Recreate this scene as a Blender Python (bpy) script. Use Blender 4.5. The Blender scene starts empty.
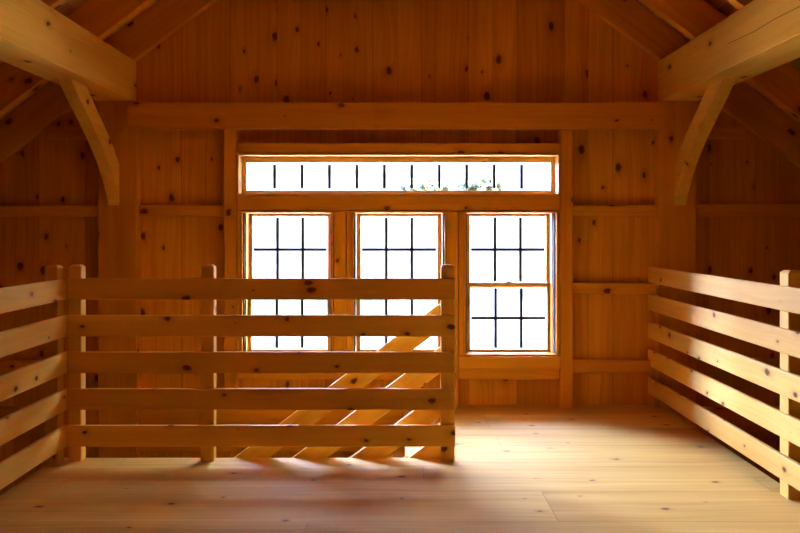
import bpy, bmesh, math, random
from mathutils import Vector, Matrix
random.seed(7)
S = bpy.context.scene
COL = S.collection

# ------------------------------------------------------------------ materials
def new_mat(name):
    m = bpy.data.materials.new(name); m.use_nodes = True
    nt = m.node_tree; nt.nodes.clear()
    out = nt.nodes.new('ShaderNodeOutputMaterial')
    return m, nt, out

class NB:
    """small helper for wiring shader nodes"""
    def __init__(s, nt): s.nt = nt
    def n(s, t, **kw):
        x = s.nt.nodes.new(t)
        for k, v in kw.items(): setattr(x, k, v)
        return x
    def link(s, a, b): s.nt.links.new(a, b)
    def math(s, op, a, b=None, c=None, clamp=False):
        x = s.n('ShaderNodeMath', operation=op); x.use_clamp = clamp
        for i, v in enumerate((a, b, c)):
            if v is None: continue
            if isinstance(v, (int, float)): x.inputs[i].default_value = v
            else: s.link(v, x.inputs[i])
        return x.outputs[0]
    def comb(s, x, y, z):
        c = s.n('ShaderNodeCombineXYZ')
        for i, v in enumerate((x, y, z)):
            if isinstance(v, (int, float)): c.inputs[i].default_value = v
            else: s.link(v, c.inputs[i])
        return c.outputs[0]
    def mix(s, f, a, b, blend='MIX'):
        x = s.n('ShaderNodeMix', data_type='RGBA', blend_type=blend)
        if isinstance(f, (int, float)): x.inputs[0].default_value = f
        else: s.link(f, x.inputs[0])
        for i, v in ((6, a), (7, b)):
            if isinstance(v, tuple): x.inputs[i].default_value = (*v, 1)
            else: s.link(v, x.inputs[i])
        return x.outputs[2]
    def maprange(s, v, a, b, c, d, smooth=False):
        x = s.n('ShaderNodeMapRange')
        if smooth: x.interpolation_type = 'SMOOTHSTEP'
        s.link(v, x.inputs[0])
        for i, q in enumerate((a, b, c, d)):
            if isinstance(q, (int, float)): x.inputs[i+1].default_value = q
            else: s.link(q, x.inputs[i+1])
        return x.outputs[0]

def pine(name, grain, base, deep, plank=None, across=None, butt=None, rough=0.5,
         knot_scale=3.2, knot_min=0.45, knot_r=0.15, grain_amt=0.5, tone=0.16, gap=0.03,
         knot_col=(0.11, 0.032, 0.007), seed=0.0):
    """knotty pine; grain = axis the fibres run along; plank = board width of a boarded surface"""
    m, nt, out = new_mat(name); N = NB(nt)
    tc = N.n('ShaderNodeTexCoord'); sep = N.n('ShaderNodeSeparateXYZ')
    N.link(tc.outputs['Object'], sep.inputs[0])
    ax = {'X': 0, 'Y': 1, 'Z': 2}
    g = ax[grain]
    if across is None: across = {'X': 'Z', 'Y': 'Z', 'Z': 'X'}[grain]
    a = ax[across]; b = 3 - g - a
    u, v, w = sep.outputs[g], sep.outputs[a], sep.outputs[b]
    oi = N.n('ShaderNodeObjectInfo')
    rnd = N.math('MULTIPLY', oi.outputs['Random'], 37.0)
    if plank:
        rnd = seed
        vv = N.math('DIVIDE', N.math('ADD', v, N.math('MULTIPLY', N.math('SINE', N.math('MULTIPLY', v, 2.1/plank)), plank*.24)), plank)
        wob = N.n('ShaderNodeTexWhiteNoise', noise_dimensions='1D')
        ident = N.math('FLOOR', vv)
        N.link(ident, wob.inputs['W'])
        idr = wob.outputs['Value']
        fr = N.math('FRACT', vv)
        edge = N.math('MINIMUM', fr, N.math('SUBTRACT', 1.0, fr))
        seam = N.maprange(edge, 0.0, gap, 1.0, 0.0, True)
        off = N.math('MULTIPLY', idr, 23.0)
        if butt:
            uu = N.math('DIVIDE', N.math('ADD', u, N.math('MULTIPLY', idr, butt)), butt)
            fu = N.math('FRACT', uu)
            eu = N.math('MINIMUM', fu, N.math('SUBTRACT', 1.0, fu))
            seam = N.math('MAXIMUM', seam, N.maprange(eu, 0.0, 0.003/butt, 1.0, 0.0, True))
            id2 = N.math('ADD', N.math('MULTIPLY', N.math('FLOOR', uu), 17.3), ident)
            w2 = N.n('ShaderNodeTexWhiteNoise', noise_dimensions='1D'); N.link(id2, w2.inputs['W'])
            idr = w2.outputs['Value']; off = N.math('MULTIPLY', idr, 23.0)
    else:
        idr = oi.outputs['Random']; off = rnd; seam = None
    offg = off if plank else rnd
    # gentle waver of the fibres
    wv = N.n('ShaderNodeTexNoise'); wv.inputs['Scale'].default_value = 1.0; wv.inputs['Detail'].default_value = 1
    N.link(N.comb(N.math('MULTIPLY', u, 1.3), N.math('MULTIPLY', v, 3.0), N.math('ADD', offg, N.math('MULTIPLY', w, 3.0))), wv.inputs['Vector'])
    wave = N.math('MULTIPLY', N.math('SUBTRACT', wv.outputs['Fac'], 0.5), 0.10)
    # knots
    vo = N.n('ShaderNodeTexVoronoi', feature='F1'); vo.inputs['Scale'].default_value = knot_scale
    vo.voronoi_dimensions = '2D'
    N.link(N.comb(N.math('MULTIPLY', N.math('ADD', u, offg), 0.66), v if plank else N.math('ADD', v, N.math('ADD', w, N.math('MULTIPLY', offg, 1.7))), 0.0), vo.inputs['Vector'])
    sc = N.n('ShaderNodeSeparateColor'); N.link(vo.outputs['Color'], sc.inputs[0])
    rad = N.maprange(sc.outputs[0], knot_min, 1.0, 0.0, knot_r)
    nz = N.n('ShaderNodeTexNoise'); nz.inputs['Scale'].default_value = 34; N.link(tc.outputs['Object'], nz.inputs['Vector'])
    dist = N.math('ADD', vo.outputs['Distance'], N.math('MULTIPLY', N.math('SUBTRACT', nz.outputs['Fac'], 0.5), 0.12))
    rin = N.math('MULTIPLY', rad, 0.45)
    core = N.maprange(dist, rin, N.math('ADD', rad, 0.001), 1.0, 0.0, True)
    core = N.math('MULTIPLY', core, N.math('GREATER_THAN', rad, 0.02))
    halo = N.maprange(dist, rin, N.math('MULTIPLY', N.math('ADD', rad, 0.001), 2.8), 1.0, 0.0, True)
    halo = N.math('MULTIPLY', halo, N.math('GREATER_THAN', rad, 0.02))
    # grain: streaks long along u
    vb = N.math('ADD', N.math('ADD', v, wave), N.math('MULTIPLY', halo, 0.02))
    gn = N.n('ShaderNodeTexNoise'); gn.inputs['Scale'].default_value = 1.0; gn.inputs['Detail'].default_value = 4; gn.inputs['Roughness'].default_value = 0.6
    N.link(N.comb(N.math('MULTIPLY', N.math('ADD', u, offg), 0.8), N.math('MULTIPLY', vb, 38), N.math('ADD', N.math('MULTIPLY', w, 38), offg)), gn.inputs['Vector'])
    ga = N.maprange(gn.outputs['Fac'], 0.35, 0.72, 0.0, grain_amt, True)
    tn = N.n('ShaderNodeTexNoise'); tn.inputs['Scale'].default_value = 1.0; tn.inputs['Detail'].default_value = 2
    N.link(N.comb(N.math('MULTIPLY', N.math('ADD', u, offg), 0.7), N.math('MULTIPLY', v, 7), N.math('ADD', N.math('MULTIPLY', w, 7), offg)), tn.inputs['Vector'])
    col = N.mix(ga, base, deep)
    t1 = N.math('ADD', N.math('MULTIPLY', N.math('SUBTRACT', idr, 0.5), 2*tone), N.math('MULTIPLY', N.math('SUBTRACT', tn.outputs['Fac'], 0.5), 0.5))
    t1 = N.math('ADD', t1, 1.0)
    gcol = N.comb(N.math('POWER', t1, 0.7), t1, N.math('POWER', t1, 1.25))
    col = N.mix(1.0, col, gcol, 'MULTIPLY')
    col = N.mix(N.math('MULTIPLY', halo, 0.42), col, (deep[0]*.8, deep[1]*.6, deep[2]*.45))
    col = N.mix(N.math('MULTIPLY', core, 0.93), col, knot_col)
    if seam is not None:
        col = N.mix(N.math('MULTIPLY', seam, 0.5), col, (deep[0]*.25, deep[1]*.18, deep[2]*.12))
    bs = N.n('ShaderNodeBsdfPrincipled')
    N.link(col, bs.inputs['Base Color'])
    N.link(N.maprange(gn.outputs['Fac'], 0.3, 0.7, rough-0.05, rough+0.08), bs.inputs['Roughness'])
    bs.inputs['Specular IOR Level'].default_value = 0.1
    h = N.math('MULTIPLY', gn.outputs['Fac'], -0.25)
    if seam is not None: h = N.math('SUBTRACT', h, seam)
    bp = N.n('ShaderNodeBump'); bp.inputs['Strength'].default_value = 0.35; bp.inputs['Distance'].default_value = 0.003
    N.link(h, bp.inputs['Height']); N.link(bp.outputs[0], bs.inputs['Normal'])
    N.link(bs.outputs[0], out.inputs[0])
    return m

def plain(name, col, rough=0.5, metal=0.0, spec=0.3):
    m, nt, out = new_mat(name); N = NB(nt)
    bs = N.n('ShaderNodeBsdfPrincipled')
    tc = N.n('ShaderNodeTexCoord'); nz = N.n('ShaderNodeTexNoise'); nz.inputs['Scale'].default_value = 14
    N.link(tc.outputs['Object'], nz.inputs['Vector'])
    N.link(N.mix(N.maprange(nz.outputs['Fac'], .3, .7, 0.0, 1.0), tuple(c*.93 for c in col), col), bs.inputs['Base Color'])
    bs.inputs['Roughness'].default_value = rough; bs.inputs['Metallic'].default_value = metal
    bs.inputs['Specular IOR Level'].default_value = spec
    N.link(bs.outputs[0], out.inputs[0]); return m

PB = (0.80, 0.475, 0.070); PD = (0.69, 0.35, 0.034)       # planed timber
WB = (0.70, 0.30, 0.020); WD = (0.56, 0.19, 0.009)      # oiled wall boards
RB = (0.80, 0.465, 0.078); RD = (0.71, 0.36, 0.043)         # pale railing boards
M = {}
for a in 'XYZ':
    M['timber'+a] = pine('timber_grain_'+a, a, PB, PD, grain_amt=.55, knot_scale=4.2, knot_r=.125)
    M['frame'+a] = pine('frame_grain_'+a, a, WB, WD, grain_amt=.5, knot_scale=5.0, knot_r=.15, knot_min=.38)
    M['rail'+a] = pine('rail_grain_'+a, a, RB, RD, grain_amt=.55, knot_scale=6.5, knot_r=.16, knot_min=.4)
    M['sash'+a] = pine('sash_grain_'+a, a, (0.70, 0.40, 0.10), (0.6, 0.30, 0.06), grain_amt=.4, knot_min=.97)
M['wall'] = pine('knotty_wall_boards', 'Z', WB, WD, plank=0.245, across='X', grain_amt=.75, knot_scale=5.0, knot_min=.38, knot_r=.155, tone=.15, gap=.018)
M['wallside'] = pine('side_wall_boards', 'Z', WB, WD, plank=0.245, across='Y', grain_amt=.6, tone=.12, gap=.02)
M['deck'] = pine('roof_deck_boards', 'Y', (0.60, 0.29, 0.08), (0.46, 0.18, 0.04), plank=0.19, across='X', grain_amt=.6, tone=.12, gap=.03)
M['floor'] = pine('floor_planks', 'X', (0.73, 0.445, 0.096), (0.61, 0.33, 0.050), plank=0.27, across='Y', butt=3.7, grain_amt=.7,
                  knot_scale=5, knot_min=.55, knot_r=.075, tone=.09, gap=.012, rough=.62, knot_col=(0.12, 0.06, 0.03), seed=3.0)
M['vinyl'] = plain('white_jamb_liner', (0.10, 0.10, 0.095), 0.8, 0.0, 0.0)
M['grille'] = plain('dark_green_grille', (0.020, 0.027, 0.024), 0.45)
M['metal'] = plain('dark_lock_metal', (0.09, 0.07, 0.05), 0.35, 0.8)
def glass():
    m, nt, out = new_mat('window_glass'); N = NB(nt)
    t = N.n('ShaderNodeBsdfTransparent'); t.inputs[0].default_value = (.97, .985, .98, 1)
    g = N.n('ShaderNodeBsdfGlossy'); g.inputs['Roughness'].default_value = 0.02
    f = N.n('ShaderNodeFresnel'); f.inputs[0].default_value = 1.35
    mx = N.n('ShaderNodeMixShader'); N.link(f.outputs[0], mx.inputs[0]); N.link(t.outputs[0], mx.inputs[1]); N.link(g.outputs[0], mx.inputs[2])
    N.link(mx.outputs[0], out.inputs[0]); return m
M['glass'] = glass()

# ------------------------------------------------------------------ mesh helpers
def mesh_obj(name, bm, mat, parent=None, loc=None, rot=None):
    me = bpy.data.meshes.new(name); bm.normal_update(); bm.to_mesh(me); bm.free()
    me.materials.append(mat)
    o = bpy.data.objects.new(name, me); COL.objects.link(o)
    if parent is not None: o.parent = parent
    if loc is not None: o.location = loc
    if rot is not None: o.rotation_euler = rot
    return o

def add_box(bm, lo, hi, bev=0.0, seg=2):
    r = bmesh.ops.create_cube(bm, size=1.0)
    vs = r['verts']
    c = [(a+b)/2 for a, b in zip(lo, hi)]; d = [abs(b-a) for a, b in zip(lo, hi)]
    for v in vs: v.co = Vector((v.co.x*d[0]+c[0], v.co.y*d[1]+c[1], v.co.z*d[2]+c[2]))
    if bev > 0:
        es = list({e for v in vs for e in v.link_edges})
        bmesh.ops.bevel(bm, geom=es, offset=min(bev, min(d)*.4), segments=seg, affect='EDGES', profile=.5)

def axis_of(lo, hi):
    d = [abs(b-a) for a, b in zip(lo, hi)]
    return 'XYZ'[d.index(max(d))]

def box(name, lo, hi, kind, parent=None, bev=0.004, top_chamfer=0.0):
    """a board or timber given by two corners in the parent's space; origin at its own middle bottom"""
    c = Vector(((lo[0]+hi[0])/2, (lo[1]+hi[1])/2, min(lo[2], hi[2])))
    bm = bmesh.new()
    l2 = [lo[i]-c[i] for i in range(3)]; h2 = [hi[i]-c[i] for i in range(3)]
    add_box(bm, l2, h2, bev)
    if top_chamfer:
        bm.free(); bm = bmesh.new(); add_box(bm, l2, h2, 0)
        zt = max(v.co.z for v in bm.verts)
        es = [e for e in bm.edges if all(abs(v.co.z-zt) < 1e-5 for v in e.verts)]
        bmesh.ops.bevel(bm, geom=es, offset=top_chamfer, segments=1, affect='EDGES')
        es = [e for e in bm.edges if abs(e.verts[0].co.z-e.verts[1].co.z) > .3]
        bmesh.ops.bevel(bm, geom=es, offset=bev, segments=2, affect='EDGES')
    mat = M[kind + axis_of(lo, hi)] if kind + 'X' in M else M[kind]
    return mesh_obj(name, bm, mat, parent, c)

def tag(o, label=None, cat=None, group=None, kind=None):
    if label: o['label'] = label
    if cat: o['category'] = cat
    if group: o['group'] = group
    if kind: o['kind'] = kind
    return o
def struct(o, label=None): 
    o['kind'] = 'structure'
    if label: o['label'] = label
    return o
def empty(name, loc=(0, 0, 0)):
    o = bpy.data.objects.new(name, None); COL.objects.link(o); o.location = loc; o.empty_display_size = .1
    return o
def ring(bm, x0, x1, z0, z1, y0, y1, l, r, t, b, bev=.002):
    """rectangular frame of four members"""
    add_box(bm, (x0, y0, z0), (x0+l, y1, z1), bev); add_box(bm, (x1-r, y0, z0), (x1, y1, z1), bev)
    add_box(bm, (x0+l, y0, z1-t), (x1-r, y1, z1), bev); add_box(bm, (x0+l, y0, z0), (x1-r, y1, z0+b), bev)

# ------------------------------------------------------------------ setting out
EYE = 1.35
YW = 5.74                 # face of the gable wall boards
H0, PITCH = 4.14, 0.752   # rafter underside: z = H0 - PITCH*|x|
EAVE = 4.6; YB = -3.2; ZL = -2.75
RV = 0.30                 # vertical depth of a rafter
ang = math.atan(PITCH)
# holes in the gable wall: three windows and the transom
WIN = [(-1.179, -0.478), (-0.339, 0.371), (0.505, 1.212)]
WZ0, WZ1 = 0.393, 1.4856
TR = (-1.206, 1.228, 1.6025, 1.919)

def wall_with_holes(name, y0, y1, x0, x1, z0, z1, holes, mat):
    xs = sorted({x0, x1, *[h[0] for h in holes], *[h[1] for h in holes]})
    zs = sorted({z0, z1, *[h[2] for h in holes], *[h[3] for h in holes]})
    bm = bmesh.new()
    for i in range(len(xs)-1):
        for j in range(len(zs)-1):
            cx, cz = (xs[i]+xs[i+1])/2, (zs[j]+zs[j+1])/2
            if any(h[0] < cx < h[1] and h[2] < cz < h[3] for h in holes): continue
            add_box(bm, (xs[i], y0, zs[j]), (xs[i+1], y1, zs[j+1]))
    for s in (-1, 1):   # trim to the roof slopes
        n = Vector((s*PITCH, 0, 1)).normalized()
        bmesh.ops.bisect_plane(bm, geom=bm.verts[:]+bm.edges[:]+bm.faces[:], plane_co=(0, 0, H0+RV+.01), plane_no=n, clear_outer=True)
    return struct(mesh_obj(name, bm, mat))

holes = [(a, b, WZ0, WZ1) for a, b in WIN] + [TR]
wall_with_holes('wall_back', YW, YW+.085, -EAVE, EAVE, ZL, 4.7, holes, M['wall'])
wall_with_holes('wall_front', YB-.14, YB, -EAVE, EAVE, ZL, 4.7, [], M['wall'])
for s, nm in ((-1, 'wall_left'), (1, 'wall_right')):
    x0, x1 = sorted((s*EAVE, s*(EAVE+.14)))
    bm = bmesh.new(); add_box(bm, (x0, YB-.14, ZL), (x1, YW+.14, H0+RV-PITCH*(EAVE+.14)-.005))
    struct(mesh_obj(nm, bm, M['wallside']))
# roof deck
for s in (-1, 1):
    L = (EAVE+.5)/math.cos(ang)
    bm = bmesh.new(); add_box(bm, (0, YB-.14, 0), (L, YW+.14, .05))
    if s < 0:
        for v in bm.verts: v.co.x *= -1
        bmesh.ops.reverse_faces(bm, faces=bm.faces)
    o = mesh_obj('ceiling', bm, M['deck'], None, (0, 0, H0+RV+.012), (0, s*ang, 0)); struct(o)

# loft floor: main area, landing right of the stairwell; sides stay open above the lower storey
bm = bmesh.new()
FT = .04
XO = 2.03
add_box(bm, (-2.01, YB, -FT), (XO, 4.407, 0), 0)
add_box(bm, (0.05, 4.440, -FT), (XO, YW, 0), 0)
add_box(bm, (0.345, 4.407, -FT), (XO, 4.440, 0), 0)
struct(mesh_obj('floor', bm, M['floor']))
bm = bmesh.new(); add_box(bm, (-EAVE, YB, ZL-.1), (EAVE, YW, ZL), 0)
struct(mesh_obj('floor', bm, M['floor']))
# joists' rim boards under the floor edges
for lo, hi in (((-1.99, 4.355, -.29), (0.0, 4.405, -.041)), ((0.052, 4.445, -.29), (0.10, 5.66, -.041)),
               ((1.97, YB+.01, -.29), (2.02, 5.66, -.041)), ((-2.0, YB+.01, -.29), (-1.95, 4.35, -.041))):
    ntrim = len([q for q in bpy.data.objects if q.name.startswith('trim_')])+1
    o = box('trim_%d' % ntrim, lo, hi, 'frame', None, .003); struct(o)

# ------------------------------------------------------------------ timbers of the gable
def timber(name, lo, hi, label, cat, group=None, kind='frame', bev=.006):
    return tag(box(name, lo, hi, kind, None, bev), label, cat, group)

timber('tie_beam', (-2.285, YB+.01, 2.32), (-2.0, YW-.002, 2.635), 'heavy square pine beam overhead on the left, running towards the window wall', 'beam', kind='timber')
tbr = timber('tie_beam', (2.0, YB+.01, 2.32), (2.28, YW-.002, 2.635), 'heavy square pine beam overhead on the right, with a long drying crack', 'beam', kind='timber')
bmk = bmesh.new()
tc_ = Vector(tbr.location)
for y0, z0, y1, z1 in ((4.52, 2.470, 4.18, 2.455), (4.18, 2.455, 3.95, 2.462), (3.95, 2.462, 3.62, 2.452), (3.62, 2.452, 3.2, 2.449)):
    wd = .0015
    q = [bmk.verts.new(Vector(p)-tc_) for p in ((1.9993, y0, z0-wd), (1.9993, y1, z1-wd), (1.9993, y1, z1+wd), (1.9993, y0, z0+wd),
                                               (2.010, y0, z0), (2.010, y1, z1))]
    bmk.faces.new((q[0], q[1], q[2], q[3])); bmk.faces.new((q[0], q[4], q[5], q[1])); bmk.faces.new((q[3], q[2], q[5], q[4]))
M['crack'] = plain('dark_crack', (.10, .035, .010), .9)
mesh_obj('drying_crack', bmk, M['crack'], tbr)
timber('timber_post', (-2.26, 5.642, ZL), (-1.965, YW-.002, 2.318), 'wide pine wall post under the left overhead beam', 'post')
timber('timber_post', (1.975, 5.642, ZL), (2.262, YW-.002, 2.318), 'wide pine wall post under the right overhead beam', 'post')
timber('header_beam', (-2.02, 5.575, 2.10), (2.02, 5.640, 2.295), 'long horizontal pine beam across the wall above the transom window', 'beam', kind='frame')

def brace(s, label):
    front = [(4.80, 2.319), (4.947, 2.205), (5.10, 2.10), (5.27, 1.975), (5.43, 1.835), (5.54, 1.71), (5.61, 1.60), (5.6405, 1.53)]
    back = [(5.6405, 1.835), (5.54, 1.940), (5.40, 2.055), (5.217, 2.185), (5.04, 2.319)]
    pts = front + back
    bm = bmesh.new(); x0, x1 = -.045, .045
    A = [bm.verts.new((x0, y-5.2, z-1.53)) for y, z in pts]; B = [bm.verts.new((x1, y-5.2, z-1.53)) for y, z in pts]
    bm.faces.new(A); bm.faces.new(B[::-1])
    for i in range(len(pts)):
        j = (i+1) % len(pts); bm.faces.new((A[j], A[i], B[i], B[j]))
    bmesh.ops.recalc_face_normals(bm, faces=bm.faces)
    es = [e for e in bm.edges if abs(e.verts[0].co.x-e.verts[1].co.x) < 1e-6]
    bmesh.ops.bevel(bm, geom=es, offset=.004, segments=1, affect='EDGES')
    tag(mesh_obj('curved_brace', bm, M['timberY'], None, (s*2.14, 5.2, 1.53)), label, 'brace')
brace(-1, 'curved pine knee brace from the left wall post up to the beam')
brace(1, 'curved pine knee brace from the right wall post up to the beam')

# rafters: far faces at 5.74, 5.08, 4.38 ...
RT = .07
ordw = ['against the window wall', 'second from the window wall', 'third from the window wall', 'fourth from the window wall'] + [q+' from the window wall' for q in ('fifth', 'sixth', 'seventh', 'eighth', 'ninth')]
k = 0; y = YW-.002
ys = [YW-.002]; yy = 5.08
while yy > YB+.3: ys.append(yy); yy -= .70
for i, yf in enumerate(ys):
    if i > 3 and yf < 0.5: continue      # behind the camera
    for s in (-1, 1):
        L = (EAVE-.0)/math.cos(ang)
        bm = bmesh.new()
        # parallelogram with plumb ends, underside passing through (0, H0)
        d = RV*math.cos(ang)
        add_box(bm, (.02, -RT/2, 0), (L, RT/2, d), .003, 1)
        if s < 0:
            for v in bm.verts: v.co.x *= -1
            bmesh.ops.reverse_faces(bm, faces=bm.faces)
        w = ordw[i]
        side = 'left' if s < 0 else 'right'
        lab = f'sloping pine rafter of the {side} roof slope, {w}'
        tag(mesh_obj('rafter', bm, M['frameX'], None, (0, yf-RT/2, H0), (0, s*ang, 0)), lab, 'rafter', 'roof rafters')
# collar beam against the wall at the top of the picture
timber('collar_beam', (-1.36, 5.60, 3.095), (1.36, 5.662, 3.33), 'horizontal pine collar beam at the very top of the window wall', 'beam')

# studs, mullion posts, girts
Z1S = 2.099
def tl(lo, hi, label, name='wall_stud', cat='stud', **k): return timber(name, lo, hi, label, cat, **k)
tl((-1.304, 5.63, -.0), (-1.208, YW-.002, Z1S), 'upright pine stud left of the window group')
tl((1.230, 5.63, .0), (1.326, YW-.002, Z1S), 'upright pine stud right of the window group')
tl((-.478+.002, 5.63, .0), (-.384, YW-.002, 1.484), 'upright pine post between the left and middle windows')
tl((.373, 5.63, .0), (.462, YW-.002, 1.484), 'upright pine post between the middle and right windows')
tl((-1.206, 5.632, 1.4866), (1.228, YW-.002, 1.6015), 'horizontal pine rail between transom and lower windows', 'window_header', 'beam')
tl((-1.206, 5.632, 1.920), (1.228, YW-.002, 1.998), 'horizontal pine board directly above the transom window', 'window_header', 'beam')
def girt(x0, x1, z0, z1, label, y0=5.675): return timber('wall_girt', (x0, y0, z0), (x1, YW-.002, z1), label, 'girt')
for (z0, z1, w) in ((1.445, 1.5325, 'upper'), (.856, .939, 'middle'), (.255, .354, 'lower')):
    girt(-1.964, -1.305, z0, z1, f'{w} horizontal girt between left wall post and window stud')
    girt(1.327, 1.974, z0, z1, f'{w} horizontal girt between window stud and right wall post')
    if w != 'middle':
        xe = 3.45 if w == 'upper' else EAVE-.01
        girt(-xe, -2.262, z0, z1-.006, f'{w} horizontal girt on the dim wall left of the left post')
        girt(2.264, xe, z0, z1+.006, f'{w} horizontal girt on the dim wall right of the right post')
girt(-2.655, -2.262, 2.035, 2.125, 'topmost short girt under the roof beyond the left wall post')
girt(2.264, 2.655, 2.035, 2.125, 'topmost short girt under the roof beyond the right wall post')
# narrow battens high on the gable, beneath the collar
# floor-level beam on the wall (seen through the stairwell)
girt(-1.964, 0.048, -.345, -.012, 'deep floor-level beam on the wall behind the stairwell', 5.67)
girt(-EAVE+.01, -2.262, -.21, -.012, 'deep floor-level beam on the wall beyond the left post', 5.67)
girt(2.264, EAVE-.01, -.21, -.012, 'deep floor-level beam on the wall beyond the right post', 5.67)

# ------------------------------------------------------------------ windows
def sash(parent, name, x0, x1, z0, z1, y0, y1, st, top, bot):
    e = empty(name, (0, 0, 0)); e.parent = parent
    return e
def window(n, x0, x1, casl, casr, label):
    r = empty('window_%d' % n, ((x0+x1)/2, YW, WZ0)); struct(r, label)
    cx = (x0+x1)/2; hw = (x1-x0)/2; H = WZ1-WZ0; Y = lambda y: y-YW
    g = .0012
    # jamb lining
    bm = bmesh.new(); ring(bm, -hw+g, hw-g, g, H-g, Y(5.622), Y(5.832), .012, .012, .012, .012, .001)
    mesh_obj('window_frame', bm, M['frameZ'], r)
    # white jamb liners
    for s in (-1, 1):
        bm = bmesh.new()
        a, b = sorted((s*(hw-.0135), s*(hw-.023)))
        add_box(bm, (a, Y(5.652), .014), (b, Y(5.742), H-.015), .001)
        mesh_obj('jamb_liner', bm, M['vinyl'], r)
    # casing strips beside the lining
    if casl:
        bm = bmesh.new(); add_box(bm, (-hw-casl+.002, Y(5.627), .0), (-hw-.001, Y(YW-.003), H), .002)
        mesh_obj('casing', bm, M['frameZ'], r)
    if casr:
        bm = bmesh.new(); add_box(bm, (hw+.001, Y(5.627), .0), (hw+casr-.002, Y(YW-.003), H), .002)
        mesh_obj('casing', bm, M['frameZ'], r)
    zm = .9020-WZ0; zt = H-.0145; sx = hw-.0245
    for nm, z0, z1, y0, y1, top, bot in (('upper_sash', zm-.006, zt, Y(5.785), Y(5.815), .022, .036), ('lower_sash', .0145, zm+.034, Y(5.745), Y(5.782), .032, .010+.001)):
        if nm == 'lower_sash': bot = .016
        bm = bmesh.new(); ring(bm, -sx, sx, z0, z1, y0, y1, .033, .033, top, bot, .003)
        sh = mesh_obj(nm, bm, M['sashZ'], r)
        gx = sx-.033; ym = (y0+y1)/2
        bm = bmesh.new(); add_box(bm, (-gx, ym-.002, z0+bot), (gx, ym+.002, z1-top))
        mesh_obj('glass_pane', bm, M['glass'], sh)
        bm = bmesh.new(); e = .011
        for x in (-gx/3, gx/3): add_box(bm, (x-.0105, ym-.009, z0+bot+e), (x+.0105, ym-.003, z1-top-e), .001, 1)
        zc = (z0+bot+z1-top)/2; add_box(bm, (-gx+e, ym-.0095, zc-.0105), (gx-e, ym-.0025, zc+.0105), .001, 1)
        mesh_obj('muntin_grille', bm, M['grille'], sh)
        if nm == 'lower_sash':
            bm = bmesh.new(); add_box(bm, (-.024, y0+.004, z1+.0005), (.024, y1-.004, z1+.006), .002)
            bmesh.ops.create_cone(bm, cap_ends=True, segments=16, radius1=.010, radius2=.008, depth=.006, matrix=Matrix.Translation((0, ym, z1+.0092)))
            add_box(bm, (-.006, y0-.004, z1+.010), (.03, y0+.012, z1+.014), .0015)
            mesh_obj('sash_lock', bm, M['metal'], sh)
    return r
window(1, *WIN[0], .027, 0, 'left double-hung window of the three, behind the railing')
window(2, *WIN[1], .043, 0, 'middle double-hung window of the three, behind the railing')
window(3, *WIN[2], .041, .016, 'right double-hung window, clear of the railing')
# stool and apron boards below each window
for i, (a, b, side) in enumerate(((-1.206, -.480, 'left'), (-.382, .371, 'middle'), (.464, 1.228, 'right'))):
    tag(box('window_stool', (a+.003, 5.60, .3035), (b-.002, YW-.002, .392), 'frame', None, .004), f'pine sill board under the {side} window', 'sill')
    tag(box('window_apron', (a+.001, 5.645, .212), (b-.001, YW-.002, .3025), 'frame', None, .004), f'pine apron rail below the sill of the {side} window', 'rail')
# transom
x0, x1, z0, z1 = TR
r = struct(empty('window_4', ((x0+x1)/2, YW, z0)), 'long low transom window above the three windows')
hw = (x1-x0)/2; H = z1-z0; g = .0012
bm = bmesh.new(); ring(bm, -hw+g, hw-g, g, H-g, 5.622-YW, 5.832-YW, .012, .012, .012, .012, .001)
mesh_obj('window_frame', bm, M['sashX'], r)
bm = bmesh.new(); ring(bm, -hw+.0145, hw-.0145, .0145, H-.0145, .02, .06, .028, .028, .042, .030, .003)
sh = mesh_obj('transom_sash', bm, M['sashX'], r)
gx = hw-.0145-.028; ga, gb = .0445, H-.0565
bm = bmesh.new(); add_box(bm, (-gx, .038, ga), (gx, .042, gb)); mesh_obj('glass_pane', bm, M['glass'], sh)
for i in range(10):
    x = (274.7+27.42*i-397)/129.3-(x0+x1)/2
    bm = bmesh.new(); add_box(bm, (x-.0105, .029, ga+.016), (x+.0105, .037, gb-.016), .001, 1)
    mesh_obj('muntin', bm, M['grille'], sh)

# ------------------------------------------------------------------ railings
TOPS = [1.064-.212*i for i in range(5)]; RH = .123; PT = 1.142
def railing(name, base, label, posts, rails):
    r = empty(name, base); tag(r, label, 'railing')
    b = Vector(base)
    for lo, hi in posts:
        box('post', Vector(lo)-b, Vector(hi)-b, 'rail', r, .004, .014)
    for lo, hi in rails:
        box('rail', Vector(lo)-b, Vector(hi)-b, 'rail', r, .0045)
    return r
e = .0008
railing('guard_railing', (-.78, 4.37, 0), 'pine board railing across the stairwell, facing the viewer below the windows',
        [((a, 4.335, 0), (b, 4.405, PT)) for a, b in ((-1.907, -1.834), (-1.141, -1.064), (.256, .335))],
        [((-1.906, 4.309, t-RH), (.337, 4.334, t)) for t in TOPS])
railing('guard_railing', (-1.96, 2.9, 0), 'pine board railing along the left edge of the loft floor',
        [((-2.008, y0, 0), (-1.933, y0+.08, PT)) for y0 in (4.255, 2.4, .55)],
        [((-1.932, .5, t-RH), (-1.907-e, 4.334, t)) for t in TOPS])
railing('guard_railing', (1.98, 3.6, 0), 'pale sunlit pine board railing along the right edge of the loft floor',
        [((1.952, y0, 0), (2.028, y0+.09, PT)) for y0 in (3.722, 1.85, .2)],
        [((1.926, .15, t-RH), (1.951, YW-.003, t)) for t in TOPS])

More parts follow.
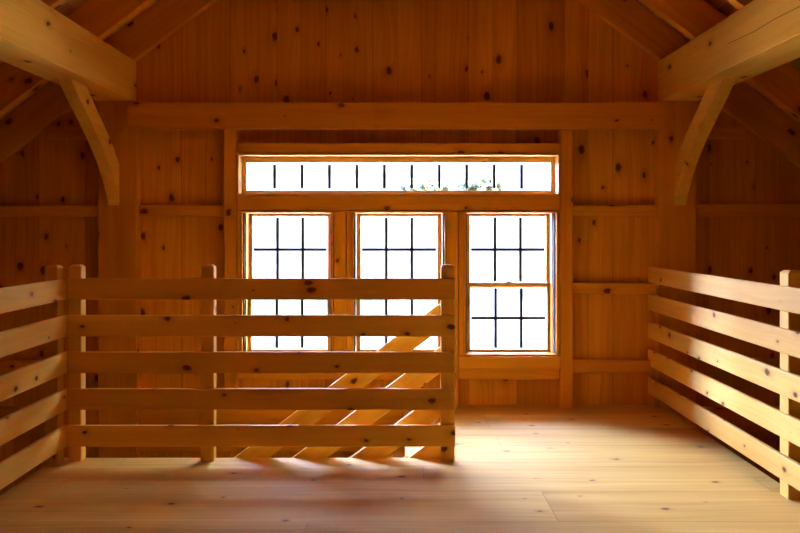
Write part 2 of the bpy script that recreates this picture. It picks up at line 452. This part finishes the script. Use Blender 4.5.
# slanted stair guard behind the front railing
st = empty('stair_guard', (.29, 4.42, 0)); tag(st, 'slanted pine board guard of the stair, sloping down behind the front railing', 'railing')
sl = math.atan(.75)
for i in range(5):
    L = 3.55 if i < 1 else 3.4
    zt = .904 + .04 - .258*i       # height of the top edge at x=.30
    if i == 4: L = 3.1
    bm = bmesh.new()
    add_box(bm, (-L, -.0125, -RH), (.06, .0125, 0), .004)
    xc = .028 if i < 4 else 0.0      # plumb cut behind the post
    cut = bmesh.ops.bisect_plane(bm, geom=bm.verts[:]+bm.edges[:]+bm.faces[:], plane_co=(xc*math.cos(sl), 0, -xc*math.sin(sl)), plane_no=(math.cos(sl), 0, -math.sin(sl)), clear_outer=True)
    bmesh.ops.holes_fill(bm, edges=[g_ for g_ in cut['geom_cut'] if isinstance(g_, bmesh.types.BMEdge)])
    o = mesh_obj('rail', bm, M['railX'], st, (.30-.29 if i < 4 else -.40, 4.4235-4.42, zt if i < 4 else zt-.69*.75), (0, -sl, 0))
for x in (-1.6, -2.3):
    zb = -(.05-x)*.75
    box('post', (x-.29, .017, zb-.35), (x-.29+.08, .09, zb+1.0), 'rail', st, .004, .014)

# staircase below
sc_ = empty('staircase', (-1.8, 5.08, ZL)); tag(sc_, 'pine staircase climbing from the lower floor to the landing', 'staircase')
nst = 13; rise = -ZL/nst; run = rise/.75
for i in range(1, nst):
    z = -rise*i; x = .05-run*i
    box('tread', (x-.02+1.8, -.44, z-.035-ZL), (x+run+1.8+.0-.002, .44, z-ZL), 'frame', sc_, .004)
for yy in (-.47, .442):
    bm = bmesh.new(); L = 4.2
    vs = [(.048, -.30-.0), (.048, -.06), (.05-run*nst+.1, ZL+rise*.9), (.05-run*nst+.1, ZL+.0), (.05-run*nst+.45, ZL+.0)]
    A = [bm.verts.new((x+1.8, yy, z-ZL)) for x, z in vs]; B = [bm.verts.new((x+1.8, yy+.028, z-ZL)) for x, z in vs]
    bm.faces.new(A); bm.faces.new(B[::-1])
    for i in range(len(vs)):
        j = (i+1) % len(vs); bm.faces.new((A[j], A[i], B[i], B[j]))
    bmesh.ops.recalc_face_normals(bm, faces=bm.faces)
    mesh_obj('stringer', bm, M['frameX'], sc_)

# ------------------------------------------------------------------ outdoors
def hill_mat():
    m, nt, out = new_mat('bright_gravel_and_grass'); N = NB(nt)
    tc = N.n('ShaderNodeTexCoord'); a = N.n('ShaderNodeTexNoise'); a.inputs['Scale'].default_value = .25; a.inputs['Detail'].default_value = 6
    N.link(tc.outputs['Object'], a.inputs['Vector'])
    col = N.mix(N.maprange(a.outputs['Fac'], .45, .62, 0, 1), (.80, .70, .50), (.70, .64, .42))
    sp = N.n('ShaderNodeSeparateXYZ'); N.link(tc.outputs['Object'], sp.inputs[0])
    b2 = N.n('ShaderNodeTexNoise'); b2.inputs['Scale'].default_value = .55; b2.inputs['Detail'].default_value = 7; N.link(tc.outputs['Object'], b2.inputs['Vector'])
    col = N.mix(N.maprange(N.math('ADD', sp.outputs[1], N.math('MULTIPLY', a.outputs['Fac'], 8)), 19, 23, 0, 1), col, N.mix(N.maprange(b2.outputs['Fac'], .50, .64, 0, 1), (.024, .023, .0245), (.011, .012, .0105)))
    bs = N.n('ShaderNodeBsdfPrincipled'); N.link(col, bs.inputs['Base Color']); bs.inputs['Roughness'].default_value = .95; bs.inputs['Specular IOR Level'].default_value = 0.0
    N.link(bs.outputs[0], out.inputs[0]); return m
bm = bmesh.new()
nx, ny = 60, 40
def hz(x, y):
    base = -2.95 if y < 16 else -2.95 + (y-16)*.16 + max(0, y-30)**1.5*.05*max(0, min(1, (x+38)/22))
    return base + (.5*math.sin(x*.13+y*.07) + .3*math.sin(x*.31-y*.2))*min(1, max(0, (y-12)/14))
gv = [[bm.verts.new((-60+120*i/nx, 6.2+70*j/ny, hz(-60+120*i/nx, 6.2+70*j/ny))) for i in range(nx+1)] for j in range(ny+1)]
for j in range(ny):
    for i in range(nx): bm.faces.new((gv[j][i], gv[j][i+1], gv[j+1][i+1], gv[j+1][i]))
ho = mesh_obj('hillside', bm, hill_mat()); ho['kind'] = 'structure'; ho['label'] = 'bright pale hillside seen through the windows'
for p in ho.data.polygons: p.use_smooth = True

leaf = plain('pale_foliage', (.075, .090, .058), .9, 0.0, 0.0)
bark = plain('grey_bark', (.30, .24, .19), .9)
def bush(x, y, r, h, label):
    z = hz(x, y)
    e_ = empty('shrub', (x, y, z)); tag(e_, label, 'shrub', 'shrubs on the hillside')
    rnd = random.Random(int(x*10+y*7))
    bm = bmesh.new()
    for k in range(110):
        a = rnd.uniform(0, 6.28); q = rnd.random()**.5*r
        c = Vector((q*math.cos(a), q*math.sin(a), h*(.12+.85*rnd.random()*(1-.6*q/r))))
        bmesh.ops.create_icosphere(bm, subdivisions=2, radius=r*rnd.uniform(.07, .17), matrix=Matrix.Translation(c))
    for v in bm.verts: v.co += Vector([rnd.uniform(-1, 1)*r*.03 for _ in range(3)])
    mesh_obj('foliage', bm, leaf, e_)
    bm = bmesh.new(); bmesh.ops.create_cone(bm, cap_ends=True, segments=10, radius1=.12, radius2=.06, depth=h*.6, matrix=Matrix.Translation((0, 0, h*.28)))
    mesh_obj('stem', bm, bark, e_)
for i, (x, y, r_, h) in enumerate(((1.4, 42, 1.5, 1.5), (4.9, 43, 1.3, 1.4))):
    bush(x, y, r_, h, ['pale green shrub on the hill behind the middle of the transom', 'pale green shrub on the hill right of the middle of the transom',
                       'pale shrub on the hill left of the middle of the transom', 'pale shrub on the hill behind the right end of the transom'][i])

# ------------------------------------------------------------------ light: daylight
w = bpy.data.worlds.new('daylight'); S.world = w; w.use_nodes = True
N = NB(w.node_tree); bg = w.node_tree.nodes['Background']
SKY = 3.5; GLOW = 265.0
tcw = N.n('ShaderNodeTexCoord')
def lobe(d, p):
    vm = N.n('ShaderNodeVectorMath', operation='DOT_PRODUCT'); N.link(tcw.outputs['Generated'], vm.inputs[0])
    vm.inputs[1].default_value = Vector(d).normalized()
    return N.math('POWER', N.math('MAXIMUM', vm.outputs['Value'], 0.0), p)
# pale blue sky; glow lobes added left and right for rails, overhead for floor
N.link(N.mix(lobe((-.2, .45, .87), 9), N.mix(lobe((-.86, .46, .24), 7), (.68, .80, 1.0), (.56, .82, 2.4)), (.49, .80, 2.9)), bg.inputs[0])
N.link(N.math('ADD', N.math('ADD', N.math('MULTIPLY', lobe((.86, .46, .22), 7), 75.0), N.math('MULTIPLY', lobe((-.86, .46, .24), 7), GLOW)), N.math('ADD', N.math('MULTIPLY', lobe((-.2, .45, .87), 9), 120.0), SKY)), bg.inputs[1])
sl_ = bpy.data.lights.new('sun', 'SUN'); sl_.energy = 270.0; sl_.angle = math.radians(.6); sl_.color = (1, .98, .82)
so = bpy.data.objects.new('sun', sl_); COL.objects.link(so); so.location = (12, -4, 12)
so.rotation_euler = Vector((.75, -.25, .66)).to_track_quat('Z', 'Y').to_euler()
def portal(x0, x1, z0, z1):
    l = bpy.data.lights.new('daylight_portal', 'AREA'); l.shape = 'RECTANGLE'; l.size = x1-x0; l.size_y = z1-z0
    l.cycles.is_portal = True
    o = bpy.data.objects.new('daylight_portal', l); COL.objects.link(o)
    o.location = ((x0+x1)/2, 5.85, (z0+z1)/2); o.rotation_euler = (math.radians(-90), 0, 0)
for a, b in WIN: portal(a, b, WZ0, WZ1)
portal(*TR)

# ------------------------------------------------------------------ camera
cam = bpy.data.cameras.new('camera'); co = bpy.data.objects.new('camera', cam); COL.objects.link(co)
cam.sensor_width = 36; cam.lens = 747/800*36; cam.shift_x = 3/800; cam.shift_y = -37.5/800
co.location = (0, 0, EYE); co.rotation_euler = (math.radians(90), 0, 0)
S.camera = co
S.view_settings.view_transform = 'Standard'; S.view_settings.look = 'None'; S.view_settings.exposure = 0.33; S.view_settings.gamma = 1
S.cycles.max_bounces = 16; S.cycles.diffuse_bounces = 12; S.cycles.transparent_max_bounces = 16
